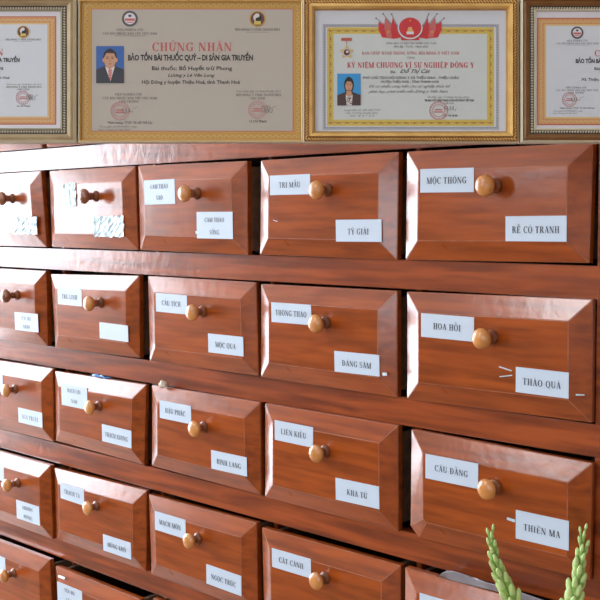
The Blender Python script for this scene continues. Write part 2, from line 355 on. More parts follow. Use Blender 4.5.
# printed text of the two cards of each drawer: upper left, lower right (None: no card, '': blank or glared out)
TXT = {(0, 0): (None, ''), (0, 1): ('~', '~'), (0, 2): ('CAM THẢO/SAO', 'CAM THẢO/SỐNG'), (0, 3): ('TRI MẪU', 'TỲ GIẢI'), (0, 4): ('MỘC THÔNG', 'RỄ CỎ TRANH'),
 (1, 0): ('', 'ÍCH TRÍ/NHÂN'), (1, 1): ('TRƯ LINH', ''), (1, 2): ('CẨU TÍCH', 'MỘC QUA'), (1, 3): ('THÔNG THẢO', 'ĐẢNG SÂM'), (1, 4): ('HOA HỒI', 'THẢO QUẢ'),
 (2, 0): ('', 'NGA TRUẬT'), (2, 1): ('BẠCH CHỈ/NAM', 'THẠCH XƯƠNG'), (2, 2): ('HẬU PHÁC', 'BINH LANG'), (2, 3): ('LIÊN KIỀU', 'KHA TỬ'), (2, 4): ('CÂU ĐẰNG', 'THIÊN MA'),
 (3, 0): ('', 'KHƯƠNG/HOÀNG'), (3, 1): ('TRẠCH TẢ', 'HÙNG KHÔ'), (3, 2): ('MẠCH MÔN', 'NGỌC TRÚC'), (3, 3): ('CÁT CÁNH', None), (3, 4): ('', None),
 (4, 0): ('NG', None), (4, 1): ('YÊN HỒ/SÁCH', None)}
# card rectangles u0, v0, u1, v1 on the panel
U0, L0 = (.041, -.030, .139, -.067), (.194, -.104, .294, -.141)
CARD = {(0, 0): (None, (.209, -.104, .309, -.141)), (0, 1): ((.045, -.031, .115, -.077), (.191, -.104, .293, -.144)),
 (0, 2): ((.026, -.030, .121, -.079), (.184, -.095, .285, -.146)), (0, 3): ((.044, -.031, .142, -.066), (.200, -.110, .299, -.147)),
 (0, 4): ((.035, -.031, .135, -.068), (.191, -.105, .291, -.142)), (1, 0): (U0, (.204, -.100, .303, -.143)), (1, 1): ((.046, -.034, .138, -.072), (.200, -.103, .300, -.138)),
 (1, 2): ((.054, -.030, .150, -.068), (.210, -.101, .308, -.138)), (1, 3): ((.043, -.031, .141, -.067), (.194, -.107, .293, -.143)), (1, 4): ((.036, -.031, .136, -.069), (.210, -.101, .297, -.139)),
 (2, 0): (U0, (.204, -.103, .306, -.139)), (2, 1): ((.048, -.024, .147, -.074), (.198, -.099, .301, -.137)), (2, 2): ((.058, -.022, .155, -.059), (.212, -.102, .312, -.139)),
 (2, 3): ((.047, -.020, .142, -.057), (.194, -.102, .291, -.141)), (2, 4): ((.047, -.029, .147, -.069), (.214, -.089, .302, -.133)),
 (3, 0): (U0, (.190, -.102, .289, -.148)), (3, 1): ((.031, -.029, .123, -.067), (.190, -.118, .289, -.155)), (3, 2): ((.037, -.029, .134, -.069), (.194, -.107, .294, -.147)),
 (3, 3): ((.038, -.033, .136, -.069), None), (3, 4): (U0, None), (4, 0): (U0, None), (4, 1): ((.02, -.036, .118, -.085), None)}
def card(parent, rect, txt, y):
    u0, v0, u1, v1 = rect; o_ = .0045-(.0025 if parent.location.x > 1.3 else 0); u0 -= o_; u1 -= o_; cx, cy, wd, ht = (u0+u1)/2, (v0+v1)/2, u1-u0, v0-v1
    rot = random.uniform(-.012, .012)
    bm = bmesh.new(); box(bm, -wd/2, wd/2, -.0006, 0, -ht/2, ht/2)
    if txt and txt != '~':
        ls = txt.split('/'); lh = .0100 if len(ls) == 1 else .0086
        for k, s in enumerate(ls):
            w_ = min(wd*.78, lh*serif_polys(s)[1]*.98)
            write(bm, s, 0, -(k-(len(ls)-1)/2)*ht*.46-(.0015 if u0 > .15 else 0), w_, lh, lambda a, b: (a, -.0009, b), 1)
    o = obj('label_card', bm, [M['card'], M['ink']], parent); o.location = (cx, y, cy); o.rotation_euler = (0, rot, 0)
    return o
def crumpled(bm, wd, ht, amp, nx=14, ny=7, mi=0):
    g = [[bm.verts.new((wd*(a/nx-.5)+random.uniform(-1, 1)*wd/nx*.3, -.0012-abs(random.gauss(0, amp)), ht*(b/ny-.5)+random.uniform(-1, 1)*ht/ny*.3)) for b in range(ny+1)] for a in range(nx+1)]
    for a in range(nx):
        for b in range(ny):
            bm.faces.new((g[a][b], g[a+1][b], g[a+1][b+1], g[a][b+1])).material_index = mi
for i in range(-1, 6):
    for j in range(5):
        k = (i, j); pts = CORN.get(k, DEF)
        d = obj('drawer', drawer_front(pts), [M['wood'], M['inner'], M['worn']], cab)
        d.location = (j*P, -PULL.get(k, 0), ZA-i*Q)
        kx, L = KNOB.get(k, (.178, .036))
        kn = bpy.data.objects.new('knob', knob_mesh(L)); C.objects.link(kn); kn.parent = d; kn.location = (kx-.0045-(.002 if j > 2 else 0), -T+.0002, -.0595); kn.scale = (.94, 1, .94)
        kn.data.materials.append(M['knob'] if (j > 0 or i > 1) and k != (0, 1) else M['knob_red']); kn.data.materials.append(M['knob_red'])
        if k in TXT:
            for s, r in zip(TXT[k], CARD[k]):
                if s is None or r is None: continue
                c_ = card(d, r, s, -T)
                if s == '~' or k == (0, 0):
                    bm = bmesh.new(); wd, ht = (r[2]-r[0]), (r[1]-r[3])
                    if r[0] < .1: wd *= 0.62; off = .028
                    else: off = .004
                    crumpled(bm, wd, ht*1.1, .0012); t_ = obj('clear_tape', bm, M['tape'], c_); t_['label'] = 'crumpled shiny clear tape'
                    t_.location = (off, 0, 0)
# little torn tape ends beside a few cards
for (i, j), (u, v), (du, dv) in [((2, 4), (.204, -.106), (.014, .004)), ((1, 4), (.190, -.1055), (.022, .0016)), ((1, 4), (.191, -.1165), (.022, .0014)), ((1, 4), (.312, -.1315), (.012, .002)), ((1, 3), (.300, -.137), (.009, .005)),
                                 ((0, 2), (.180, -.134), (.007, .005)), ((0, 3), (.052, -.112), (.010, .0012)), ((2, 4), (.247, -.108), (.006, .002)), ((4, 1), (.035, -.022), (.025, .005))]:
    par = [o for o in cab.children if o.name.startswith('drawer') and abs(o.location.x-j*P) < 1e-4 and abs(o.location.z-(ZA-i*Q)) < 1e-4][0]
    bm = bmesh.new(); box(bm, -du/2, du/2, -.0012, 0, -dv/2, dv/2)
    o = obj('tape_scrap', bm, M['tape'], par); o.location = (u, -T if v < -.03 else -.0145, v); o.rotation_euler = (0, random.uniform(-.3, .3), 0)
    if u > .3: o.location.y = -.0105; o.rotation_euler = (0, 0, .54)
    if v > -.03: o.rotation_euler = (-.54, 0, 0); o.location.y = -.0125

# ------------------------------------------------------------------ display board with four framed certificates
KP = 1.1/F_PX                              # metres per unit of the certificate drawings
def at(px, py, dz=0.0): return ((px-300)*KP, -(py-300)*KP, dz)
B0 = CAM+fwd*1.1
def board_thing(name, cx, cy, label, cat, group=None):
    """an Empty in the board's plane; its local x, y run along the board and z comes out of it"""
    e = empty(name, (0, 0, 0), label, cat, group)
    e.matrix_world = Matrix.Translation(B0+RT*((cx-300)*KP)-UP*((cy-300)*KP)) @ cam_rot.to_4x4()
    return e
BACK = -.008                               # face of the board
db = board_thing('display_board', 300, 68, 'long brown wooden board hung from the ceiling behind the row of framed certificates', 'board')
bm = bbox(-447*KP, 444*KP, -68*KP, 75*KP, BACK-.015, BACK-.001, bev=.001); obj('panel', bm, M['board'], db)
inv = db.matrix_world.inverted()
for px in (-390, 390):
    p0 = Vector((px*KP, 70*KP, BACK-.007)); wp = db.matrix_world @ p0
    bm = bmesh.new(); tube(bm, [p0, inv @ Vector((wp.x, wp.y, H))], .003, 8); obj('hanging_rod', bm, M['metal'], db, True)

gold = noisy('gilt_moulding', (0.84, 0.52, 0.17), (0.70, 0.40, 0.12), 40, (1, 1, 1), (0.28, 0.4), 0.1, metal=0.35)
goldd = noisy('dark_gilt_moulding', (0.58, 0.33, 0.12), (0.45, 0.23, 0.07), 40, (1, 1, 1), (0.3, 0.45), 0.1, metal=0.3)
beige = noisy('champagne_moulding', (0.50, 0.38, 0.22), (0.42, 0.30, 0.17), 40, (1, 1, 1), (0.3, 0.45), 0, metal=0.25)
cream = nmat('cream_rim', (0.66, 0.58, 0.42), .35)
brownm = noisy('bronze_brown_moulding', (0.27, 0.12, 0.04), (0.20, 0.085, 0.025), 40, (1, 1, 1), (0.3, 0.45), 0, metal=0.2)
darkg = nmat('dark_groove', (0.06, 0.045, 0.03), .5); ivory = nmat('ivory_bead', (0.55, 0.48, 0.36), .35); olive = nmat('olive_lip', (0.32, 0.28, 0.18), .4)
P_white = nmat('white_sheet', (0.62, 0.63, 0.67), .5); P_mat = nmat('pale_pink_mount', (0.68, 0.63, 0.66), .5); P_grey = nmat('warm_grey_sheet', (0.46, 0.40, 0.34), .5); P_inner = nmat('pale_grey_green_sheet', (0.58, 0.60, 0.58), .5)
ochre = nmat('ochre_print', (0.55, 0.29, 0.055), .45); ochre2 = nmat('light_ochre_print', (0.64, 0.43, 0.15), .45)
pinko = nmat('apricot_print', (0.62, 0.30, 0.12), .5); pinko2 = nmat('light_apricot_print', (0.68, 0.47, 0.22), .5); redl = nmat('brick_red_print', (0.46, 0.10, 0.06), .5)
yel = nmat('gold_print', (0.62, 0.46, 0.10), .5); yel2 = nmat('brown_gold_print', (0.40, 0.24, 0.04), .5); gry = nmat('grey_key_print', (0.24, 0.23, 0.28), .5)
red = nmat('red_print', (0.58, 0.035, 0.05), .5); redsoft = nmat('faded_red_print', (0.55, 0.13, 0.12), .5); stampc = nmat('pale_red_stamp', (0.52, 0.25, 0.25), .5); flag = nmat('flag_red_print', (0.58, 0.03, 0.04), .5); star = nmat('orange_yellow_print', (0.75, 0.32, 0.05), .5)
ink2 = nmat('grey_ink', (0.16, 0.14, 0.13), .5); ink = nmat('dark_ink', (0.05, 0.045, 0.045), .5); blue = nmat('blue_backdrop', (0.035, 0.11, 0.36), .4); blue2 = nmat('sky_blue_backdrop', (0.03, 0.28, 0.60), .4)
skin = nmat('skin_print', (0.56, 0.29, 0.17), .4); hair = nmat('hair_print', (0.02, 0.015, 0.015), .4); suit = nmat('suit_print', (0.03, 0.03, 0.04), .4); shirt = nmat('shirt_print', (0.68, 0.60, 0.58), .4); brn = nmat('brown_jacket_print', (0.06, 0.03, 0.025), .4); emb = nmat('emblem_brown', (0.12, 0.05, 0.04), .4); embg = nmat('emblem_grey', (0.09, 0.08, 0.09), .4)

class Draw:
    """flat printing: coordinates in the drawing's units, centred on the frame's own Empty"""
    def __init__(s, cx, cy, z): s.bm = bmesh.new(); s.cx, s.cy, s.z, s.m, s.n = cx, cy, z, [], 0
    def mi(s, m):
        if m not in s.m: s.m.append(m)
        return s.m.index(m)
    def pt(s, x, y, l=0): return ((x-s.cx)*KP, -(y-s.cy)*KP, s.z+l*.00012)
    def poly(s, pts, m, l=0):
        a = sum(pts[i][0]*pts[(i+1) % len(pts)][1]-pts[(i+1) % len(pts)][0]*pts[i][1] for i in range(len(pts)))
        if a > 0: pts = pts[::-1]
        s.bm.faces.new([s.bm.verts.new(s.pt(x, y, l)) for x, y in pts]).material_index = s.mi(m)
    def rect(s, x0, y0, x1, y1, m, l=0): s.poly([(x0, y0), (x1, y0), (x1, y1), (x0, y1)], m, l)
    def ell(s, x, y, rx, ry, m, l=0, n=24, a0=0, a1=360): s.poly([(x+rx*math.cos(math.radians(a0+(a1-a0)*k/n)), y+ry*math.sin(math.radians(a0+(a1-a0)*k/n))) for k in range(n if a1-a0 == 360 else n+1)], m, l)
    def ring(s, x, y, r, t, m, l=0, n=20, a0=0, a1=360):
        for k in range(n):
            a, b = [math.radians(a0+(a1-a0)*(k+i)/n) for i in (0, 1)]
            s.poly([(x+r*math.cos(a), y+r*math.sin(a)), (x+r*math.cos(b), y+r*math.sin(b)), (x+(r-t)*math.cos(b), y+(r-t)*math.sin(b)), (x+(r-t)*math.cos(a), y+(r-t)*math.sin(a))], m, l)
    def line(s, pts, t, m, l=0):
        for (x0, y0), (x1, y1) in zip(pts, pts[1:]):
            d = math.hypot(x1-x0, y1-y0) or 1; nx, ny = -(y1-y0)/d*t/2, (x1-x0)/d*t/2
            s.poly([(x0+nx, y0+ny), (x1+nx, y1+ny), (x1-nx, y1-ny), (x0-nx, y0-ny)], m, l)
    def band(s, x0, y0, x1, y1, t, m, l=0):
        s.rect(x0, y0, x1, y0+t, m, l); s.rect(x0, y1-t, x1, y1, m, l); s.rect(x0, y0+t, x0+t, y1-t, m, l); s.rect(x1-t, y0+t, x1, y1-t, m, l)
    def along(s, x0, y0, x1, y1, step):
        nx = max(2, round((x1-x0)/step)); ny = max(2, round((y1-y0)/step))
        for k in range(nx+1):
            yield x0+(x1-x0)*k/nx, y0, 0, k; yield x0+(x1-x0)*k/nx, y1, 0, k
        for k in range(1, ny):
            yield x0, y0+(y1-y0)*k/ny, 1, k; yield x1, y0+(y1-y0)*k/ny, 1, k
    def text(s, t, x, y, wd, ht, m, l=1, **kw):
        write(s.bm, t, x, -y, wd, ht, lambda a, b: s.pt(a, -b, l), s.mi(m), **kw)
    def build(s, name, parent): return obj(name, s.bm, s.m, parent)

def moulding(name, parent, cx, cy, rects, mats):
    """mitred frame: rects = [(x0, y0, x1, y1, height)] from the outer edge inwards, mats between them"""
    bm = bmesh.new(); rings = []
    for x0, y0, x1, y1, h in rects:
        rings.append([bm.verts.new(((x-cx)*KP, -(y-cy)*KP, h)) for x, y in ((x0, y0), (x1, y0), (x1, y1), (x0, y1))])
    ms = []
    for a, b, m in zip(rings, rings[1:], mats):
        if m not in ms: ms.append(m)
        for k in range(4): bm.faces.new((a[k], b[k], b[(k+1) % 4], a[(k+1) % 4])).material_index = ms.index(m)
    bmesh.ops.recalc_face_normals(bm, faces=bm.faces[:])
    f = max(bm.faces, key=lambda f: f.calc_center_median().z)
    if f.normal.z < 0: bmesh.ops.reverse_faces(bm, faces=bm.faces[:])
    return obj(name, bm, ms, parent)
def beads(name, parent, cx, cy, x0, y0, x1, y1, step, rx, ry, h, m, slant=0.0):
    bm = bmesh.new(); d = Draw(cx, cy, 0)
    for x, y, vert, k in d.along(x0, y0, x1, y1, step):
        a = slant+(math.pi/2 if vert else 0); c, sn = math.cos(a), math.sin(a)
        top = bm.verts.new(((x-cx)*KP, -(y-cy)*KP, h+min(rx, ry)*KP*.8)); rg = []
        for q in range(8):
            t = q*math.pi/4; u, v = rx*math.cos(t), ry*math.sin(t)
            rg.append((u*c-v*sn, u*sn+v*c))
        r1 = [bm.verts.new(((x+u*.75-cx)*KP, -(y+v*.75-cy)*KP, h+min(rx, ry)*KP*.55)) for u, v in rg]
        r2 = [bm.verts.new(((x+u-cx)*KP, -(y+v-cy)*KP, h-.001)) for u, v in rg]
        for q in range(8):
            q2 = (q+1) % 8; bm.faces.new((top, r1[q2], r1[q])); bm.faces.new((r1[q], r1[q2], r2[q2], r2[q]))
    d.bm.free()
    for f in bm.faces: f.smooth = True
    return obj(name, bm, m, parent)
def emblem_left(d, x, y, r):       # grey ring with a red and grey badge
    d.ell(x, y, r, r, embg, 1); d.ell(x, y, r*.72, r*.72, P_mat, 2); d.rect(x-r*.62, y-r*.02, x+r*.62, y+r*.28, redsoft, 3)
    d.ell(x, y-r*.35, r*.22, r*.16, embg, 3); d.rect(x-r*.4, y+r*.4, x+r*.4, y+r*.52, redsoft, 3)
def emblem_right(d, x, y, r):      # round brown badge with a yin-yang above a yellow box
    d.ell(x, y, r, r, emb, 1); d.ring(x, y, r, r*.14, ochre, 2); q = r*.52; yy = y-r*.16
    d.ell(x, yy, q, q, shirt, 2, a0=90, a1=270); d.ell(x, yy, q, q, hair, 2, a0=-90, a1=90); d.ell(x, yy-q/2, q/2, q/2, shirt, 3, 14); d.ell(x, yy+q/2, q/2, q/2, hair, 3, 14)
    d.rect(x-r*.42, y+r*.28, x+r*.42, y+r*.72, yel, 4)
def squiggle(d, x, y, wd, ht, m, n=5, seed=1, t=.35, l=3):
    rr = random.Random(seed); pts = []
    for k in range(n*6+1):
        u = k/(n*6); pts.append((x+wd*u+ht*.25*math.cos(u*n*6.28), y-ht*.5*math.sin(u*n*6.28)*(.4+rr.random()*.8)))
    d.line(pts, t, m, l)
def stamp(d, x, y, r):
    d.ring(x, y, r, r*.09, stampc, 2, 28); d.ring(x, y, r*.68, r*.07, stampc, 2, 22)
    for k in range(18):
        a = k*math.pi/9; d.line([(x+r*.76*math.cos(a), y+r*.76*math.sin(a)), (x+r*.88*math.cos(a+.1), y+r*.88*math.sin(a+.1))], r*.09, stampc, 2)
    d.rect(x-r*.4, y-r*.16, x+r*.4, y-r*.04, redsoft, 2); d.rect(x-r*.5, y+r*.08, x+r*.5, y+r*.2, redsoft, 2)
def cert_text(d, X, Y, s, sy, village):
    """the wording shared by the three heritage certificates, X, Y map the first sheet's coordinates"""
    q = lambda t, x, y, wd, ht, m, **k: d.text(t, X(x), Y(y), wd*s, ht*sy, m, **k)
    sans = dict(serif=False, bold=.012)
    q('VIỆN NGHIÊN CỨU', 130, 29.8, 27, 2.3, ink2); q('CÁC BÀI THUỐC DÂN TỘC VIỆT NAM', 130, 33.6, 54, 2.3, ink2); d.rect(X(115), Y(35.8), X(146), Y(36.1), ink2, 1)
    q('HỘI ĐÔNG Y TỈNH THANH HOÁ', 257.5, 29.6, 45, 2.4, ink2); d.rect(X(246), Y(32.2), X(269), Y(32.5), ink2, 1)
    q('CHỨNG NHẬN', 192, 47, 80, 8.6, redsoft)
    q('BẢO TỒN BÀI THUỐC QUÝ – DI SẢN GIA TRUYỀN', 190.5, 57.6, 125, 5.6, ink, serif=False, bold=.055)
    q('Bài thuốc: Bồ Huyết trừ Phong', 192, 68.2, 80, 4.0, ink, serif=False, bold=.02)
    if village: q('Xã Thiệu Vận, huyện Thiệu Hoá, tỉnh Thanh Hoá', 196, 83, 122, 3.8, ink, serif=False, bold=.018)
    else:
        q('Lương y Lê Văn Long', 191, 75.2, 46, 3.4, ink, serif=False, bold=.015, shear=.3)
        q('Hội Đông y huyện Thiệu Hoá, tỉnh Thanh Hoá', 191, 82, 98, 3.7, ink, serif=False, bold=.018)
    q('Thanh Hoá, ngày 16 tháng 03 năm 2019', 258, 91.2, 45, 1.9, ink2, serif=False, shear=.3); q('HỘI ĐÔNG Y TỈNH THANH HOÁ', 258.5, 95, 45, 2.4, ink2); q('CHỦ TỊCH', 257.5, 98.4, 15, 2.2, ink2)
    q('VIỆN NGHIÊN CỨU', 128.5, 94.4, 27, 2.3, ink2); q('CÁC BÀI THUỐC DÂN TỘC VIỆT NAM', 130, 98.2, 54, 2.3, ink2); q('VIỆN TRƯỞNG', 129, 101.6, 20, 2.3, ink2)
    stamp(d, X(257), Y(109.8), 9*s); stamp(d, X(120), Y(111), 9.5*s)
    squiggle(d, X(262), Y(109), 9*s, 8*s, ink2, 3, 3); d.line([(X(266), Y(111)), (X(277), Y(105.5))], .3, ink2, 3); squiggle(d, X(122), Y(111), 10*s, 5*s, ink2, 3, 5); d.line([(X(133), Y(109)), (X(138), Y(107))], .3, ink2, 3)
    q('Lê Chí Thành', 258, 121.2, 17, 2.5, ink, **sans); q('Thiên Lương, TTƯT. TS. Hồ Thế Lộc', 130, 122.6, 45, 2.3, ink, **sans)
    q('Theo giấy số 09/HNDY, ngày', 118, 126.6, 38, 1.8, ink2, serif=False, shear=.3); q('Ngày 15 tháng 03 năm 2019', 114, 129.8, 31, 1.8, ink2, serif=False, shear=.3)
    emblem_left(d, X(130), Y(18.8), 8*s); emblem_right(d, X(257.5), Y(19), 8*s)

def portrait(parent, cx, cy, x0, y0, x1, y1, woman):
    z = .0008; d = Draw(cx, cy, z); wd, ht = x1-x0, y1-y0; mx = (x0+x1)/2; X = lambda u: x0+u*wd; Y = lambda v: y0+v*ht
    d.rect(x0, y0, x1, y1, blue2 if woman else blue, 0)
    if woman:
        d.ell(mx, Y(.36), wd*.21, ht*.26, hair, 1); d.poly([(X(.36), Y(.5)), (X(.64), Y(.5)), (X(.66), Y(.72)), (X(.34), Y(.72))], hair, 1)
        d.poly([(X(0), Y(1)), (X(0), Y(.68)), (X(.32), Y(.58)), (X(.68), Y(.58)), (X(1), Y(.68)), (X(1), Y(1))], brn, 2)
        d.poly([(X(.40), Y(.52)), (X(.60), Y(.52)), (X(.62), Y(.66)), (X(.5), Y(.76)), (X(.38), Y(.66))], skin, 3)
        d.poly([(X(.36), Y(.66)), (X(.5), Y(.74)), (X(.66), Y(.66)), (X(.62), Y(1)), (X(.4), Y(1))], shirt, 4)
        rr = random.Random(4)
        for k in range(26): d.ell(X(.41+.2*rr.random()), Y(.74+.24*rr.random()), wd*.022, ht*.016, hair, 5, 8)
        d.ell(mx, Y(.38), wd*.155, ht*.19, skin, 3)
        for sx in (-1, 1): d.ell(mx+sx*wd*.062, Y(.355), wd*.03, ht*.010, hair, 5, 10); d.line([(mx+sx*wd*.03, Y(.325)), (mx+sx*wd*.1, Y(.325))], ht*.009, hair, 5)
        d.line([(mx, Y(.37)), (mx-wd*.015, Y(.42)), (mx+wd*.015, Y(.42))], .25, redl, 5); d.ell(mx, Y(.475), wd*.045, ht*.012, redl, 5, 10)
        d.poly([(mx-wd*.17, Y(.36)), (mx-wd*.12, Y(.2)), (mx, Y(.16)), (mx+wd*.12, Y(.2)), (mx+wd*.17, Y(.36)), (mx+wd*.08, Y(.25)), (mx-wd*.08, Y(.25))], hair, 6)
    else:
        d.poly([(X(.38), Y(.48)), (X(.62), Y(.48)), (X(.64), Y(.62)), (X(.36), Y(.62))], skin, 1)
        d.poly([(X(0), Y(1)), (X(0), Y(.64)), (X(.32), Y(.54)), (X(.68), Y(.54)), (X(1), Y(.63)), (X(1), Y(1))], suit, 2)
        d.poly([(X(.32), Y(.55)), (X(.5), Y(.62)), (X(.68), Y(.54)), (X(.52), Y(.95))], shirt, 3)
        d.poly([(X(.44), Y(.62)), (X(.57), Y(.62)), (X(.56), Y(.80)), (X(.51), Y(.95)), (X(.45), Y(.80))], redsoft, 4)
        for k in range(4): d.line([(X(.45), Y(.66+k*.06)), (X(.56), Y(.63+k*.06))], ht*.012, shirt, 5)
        d.ell(mx, Y(.34), wd*.25, ht*.27, hair, 1); d.ell(mx-wd*.23, Y(.38), wd*.04, ht*.06, skin, 2, 12); d.ell(mx+wd*.235, Y(.38), wd*.04, ht*.06, skin, 2, 12)
        d.ell(mx, Y(.37), wd*.215, ht*.24, skin, 3, 28)
        for sx in (-1, 1): d.ell(mx+sx*wd*.09, Y(.335), wd*.04, ht*.012, hair, 5, 10); d.line([(mx+sx*wd*.04, Y(.30)), (mx+sx*wd*.14, Y(.295))], ht*.012, hair, 5)
        d.line([(mx, Y(.35)), (mx-wd*.02, Y(.42)), (mx+wd*.025, Y(.42))], .3, redl, 5); d.ell(mx, Y(.485), wd*.06, ht*.013, redl, 5, 10)
        d.poly([(mx-wd*.235, Y(.34)), (mx-wd*.2, Y(.16)), (mx, Y(.09)), (mx+wd*.2, Y(.16)), (mx+wd*.235, Y(.34)), (mx+wd*.15, Y(.2)), (mx-wd*.13, Y(.19))], hair, 6)
    return d.build('portrait_photo', parent)

GR = 'framed certificates in a row above the drawers'
FT = .006                               # how far the mouldings stand out
def scroll_band(d, x0, y0, x1, y1, step, r, m, l, t=.45):
    for x, y, v, k in d.along(x0, y0, x1, y1, step):
        s_ = 180 if k % 2 else 0
        if v: d.ring(x+(.9 if k % 2 else -.9)*r*.5, y, r, t, m, l, 8, -100+s_, 110+s_)
        else: d.ring(x, y+(.9 if k % 2 else -.9)*r*.5, r, t, m, l, 8, -10+s_, 200+s_)
# --- outer two: brown and champagne frames round the same certificate
def beaded_frame(x0, x1, dark, label, village, X, Y, paper):
    y0, y1 = -.5, 143; cx, cy = (x0+x1)/2, (y0+y1)/2
    e = board_thing('certificate_frame', cx, cy, label, 'framed certificate', GR)
    mm = brownm if dark else beige
    R = lambda t, h: (x0+t, y0+min(t, t*.72), x1-t, y1-t*.9, h)
    moulding('moulding', e, cx, cy, [R(0, BACK), R(0, FT*.6), R(2.2, FT), R(3.2, FT*.7), R(5.5, FT*.9), R(9.6, FT*.35)], [cream, cream, mm, mm, mm])
    moulding('inner_moulding', e, cx, cy, [R(9.6, FT*.35), R(10.0, 0.0012), R(14.0, .0012), R(14.6, .0026), R(16.2, .002), R(16.6, .0)], [darkg, darkg, olive if not dark else cream, cream if dark else olive, olive])
    beads('bead_trim', e, cx, cy, x0+12.2, y0+9.2, x1-12.2, y1-11.2, 2.7, 1.1, 1.5, .0016, ivory, .5)
    d = Draw(cx, cy, 0.0); px0, py0, px1, py1 = paper
    d.rect(x0+14, y0+9, x1-14, y1-12, P_mat, 0)
    d.rect(px0-8.8, py0-8.2, px1+8.8, py1+8.2, redl, 1); d.rect(px0-7.8, py0-7.2, px1+7.8, py1+7.2, pinko, 2)
    d.rect(px0-1.6, py0-1.6, px1+1.6, py1+1.6, pinko2, 3); d.rect(px0, py0, px1, py1, P_white, 4)
    scroll_band(d, px0-4.8, py0-4.4, px1+4.8, py1+4.4, 2.6, 1.7, pinko2, 3, .6)
    d.z += .0007
    cert_text(d, X, Y, .78, .74, village); d.build('certificate', e)
    return e
beaded_frame(-149, 77, False, 'champagne frame with beaded inner edge, leftmost of the four certificates', False,
             lambda x: 23+(x-257)*.78, lambda y: 32+(y-19)*.725, (-103, 24.5, 47.5, 116.5))
beaded_frame(519.5, 744, True, 'dark brown frame with beaded inner edge, rightmost of the four certificates', True,
             lambda x: 577+(x-130)*.78, lambda y: 33+(y-19)*.725, (546, 26, 717, 117))
# --- second: ochre bordered
cx, cy = 191.3, 71; e = board_thing('certificate_frame', cx, cy, 'flat ochre frame round a grey certificate with a photo of a man', 'framed certificate', GR)
R = lambda t, h: (79+t, 0+t, 303.2-t, 142.6-t, h)
moulding('moulding', e, cx, cy, [R(0, BACK), R(0, .0032), R(1.0, .004), R(2.0, .003), R(2.2, .001)], [cream, cream, gold, gold])
d = Draw(cx, cy, 0.0); d.rect(80.5, 1.5, 301.7, 141.1, ochre, 0); d.z = .0001
d.rect(91.2, 8.8, 293.4, 131.6, redsoft, 1); d.rect(91.9, 9.5, 292.7, 130.9, P_grey, 2)
scroll_band(d, 86.2, 5.3, 297.8, 136.3, 3.1, 2.2, ochre2, 2, .75); d.band(82.6, 2.8, 299.8, 139.4, .35, ochre2, 2); d.z = .0005
cert_text(d, lambda x: x, lambda y: y, 1.0, 1.0, False); sh = d.build('certificate', e)
portrait(sh, cx, cy, 96.3, 46.2, 124, 83.3, False)
# --- third: gilt rope frame
rope_ = nmat('rope_groove', (0.22, 0.09, 0.02), .5)
cx, cy = 410.2, 71; e = board_thing('certificate_frame', cx, cy, 'gilt rope frame round a certificate with red flags and a photo of a woman', 'framed certificate', GR)
R = lambda t, h: (303.2+t, -.5+t*.92, 517.8-t, 143.2-t, h)
moulding('moulding', e, cx, cy, [R(0, BACK), R(0, .004), R(.9, .0055), R(1.6, .0035), R(5.4, .0035), R(6.2, .007), R(8.8, .0065), R(10.6, .003), R(11.4, .0025), R(12, 0)], [cream, cream, goldd, rope_, goldd, gold, gold, goldd, goldd])
beads('rope_trim', e, cx, cy, 303.2+3.5, 2.6, 517.8-3.5, 139.7, 3.0, 2.5, .85, .0042, gold, .75)
beads('inner_bead_trim', e, cx, cy, 303.2+11, 9.7, 517.8-11, 132.2, 1.7, .8, .7, .0026, goldd)
d = Draw(cx, cy, 0.0); d.rect(313, 8, 508, 134, P_white, 0)
for x, y, v, k in d.along(324.7, 26, 497, 127.8, 1.55): d.rect(x-(.9 if v else .55), y-(.55 if v else .9), x+(.9 if v else .55), y+(.55 if v else .9), gry, 1)
d.band(322.9, 24.3, 498.8, 129.5, .45, gry, 1)
d.rect(327, 27.3, 494, 126, yel, 1); d.rect(333.6, 34, 487, 119.6, P_inner, 2)
scroll_band(d, 330.3, 30.7, 490.5, 122.8, 4.2, 2.1, yel2, 2, .6)
for x, y, v, k in d.along(330.3, 30.7, 490.5, 122.8, 8.4): d.ell(x, y, .9, .9, redl, 3, 8)
# flags and round emblem
d.z = .0006; ex, ey = 410, 28
for sx in (-1, 1):
    for k, (tx, ty, wx) in enumerate([(-34, -9.6, 0), (-27, -14, 1), (-18.5, -13.6, 2)]):
        tip = (ex+sx*(-tx), ey+ty); base = (ex+sx*8, ey+10)
        d.line([tip, base], .5, embg, 1+k)
        d.ell(tip[0], tip[1], .7, .9, embg, 1, 8)
        dx, dy = base[0]-tip[0], base[1]-tip[1]
        a = (tip[0]+dx*.1, tip[1]+dy*.16); b = (tip[0]+dx*.95, tip[1]+dy*.98); o_ = (ex+sx*(28-5*k), ey+9.5+k*.5)
        d.poly([a, (a[0]*.6+o_[0]*.4+sx*1.6, a[1]*.5+o_[1]*.5), o_, (ex+sx*16, ey+11), b], flag if k != 1 else redsoft, 1+k)
        d.line([(a[0]*.7+o_[0]*.3, a[1]*.6+o_[1]*.4), b], .3, redl, 2+k)
    sxx, syy = ex+sx*22, ey+4.5
    d.poly([(sxx+(2.1 if q % 2 == 0 else .85)*math.sin(q*math.pi/5), syy-(2.1 if q % 2 == 0 else .85)*math.cos(q*math.pi/5)) for q in range(10)], star, 5)
d.rect(ex-9, ey+9, ex+9, ey+12.4, flag, 4); d.rect(ex-6.5, ey+10.4, ex+6.5, ey+11.6, redl, 5)
d.ell(ex, ey, 12.6, 11.6, P_white, 6); d.ell(ex, ey, 11.2, 10.2, flag, 7); d.ring(ex, ey, 9.4, .3, redl, 8)
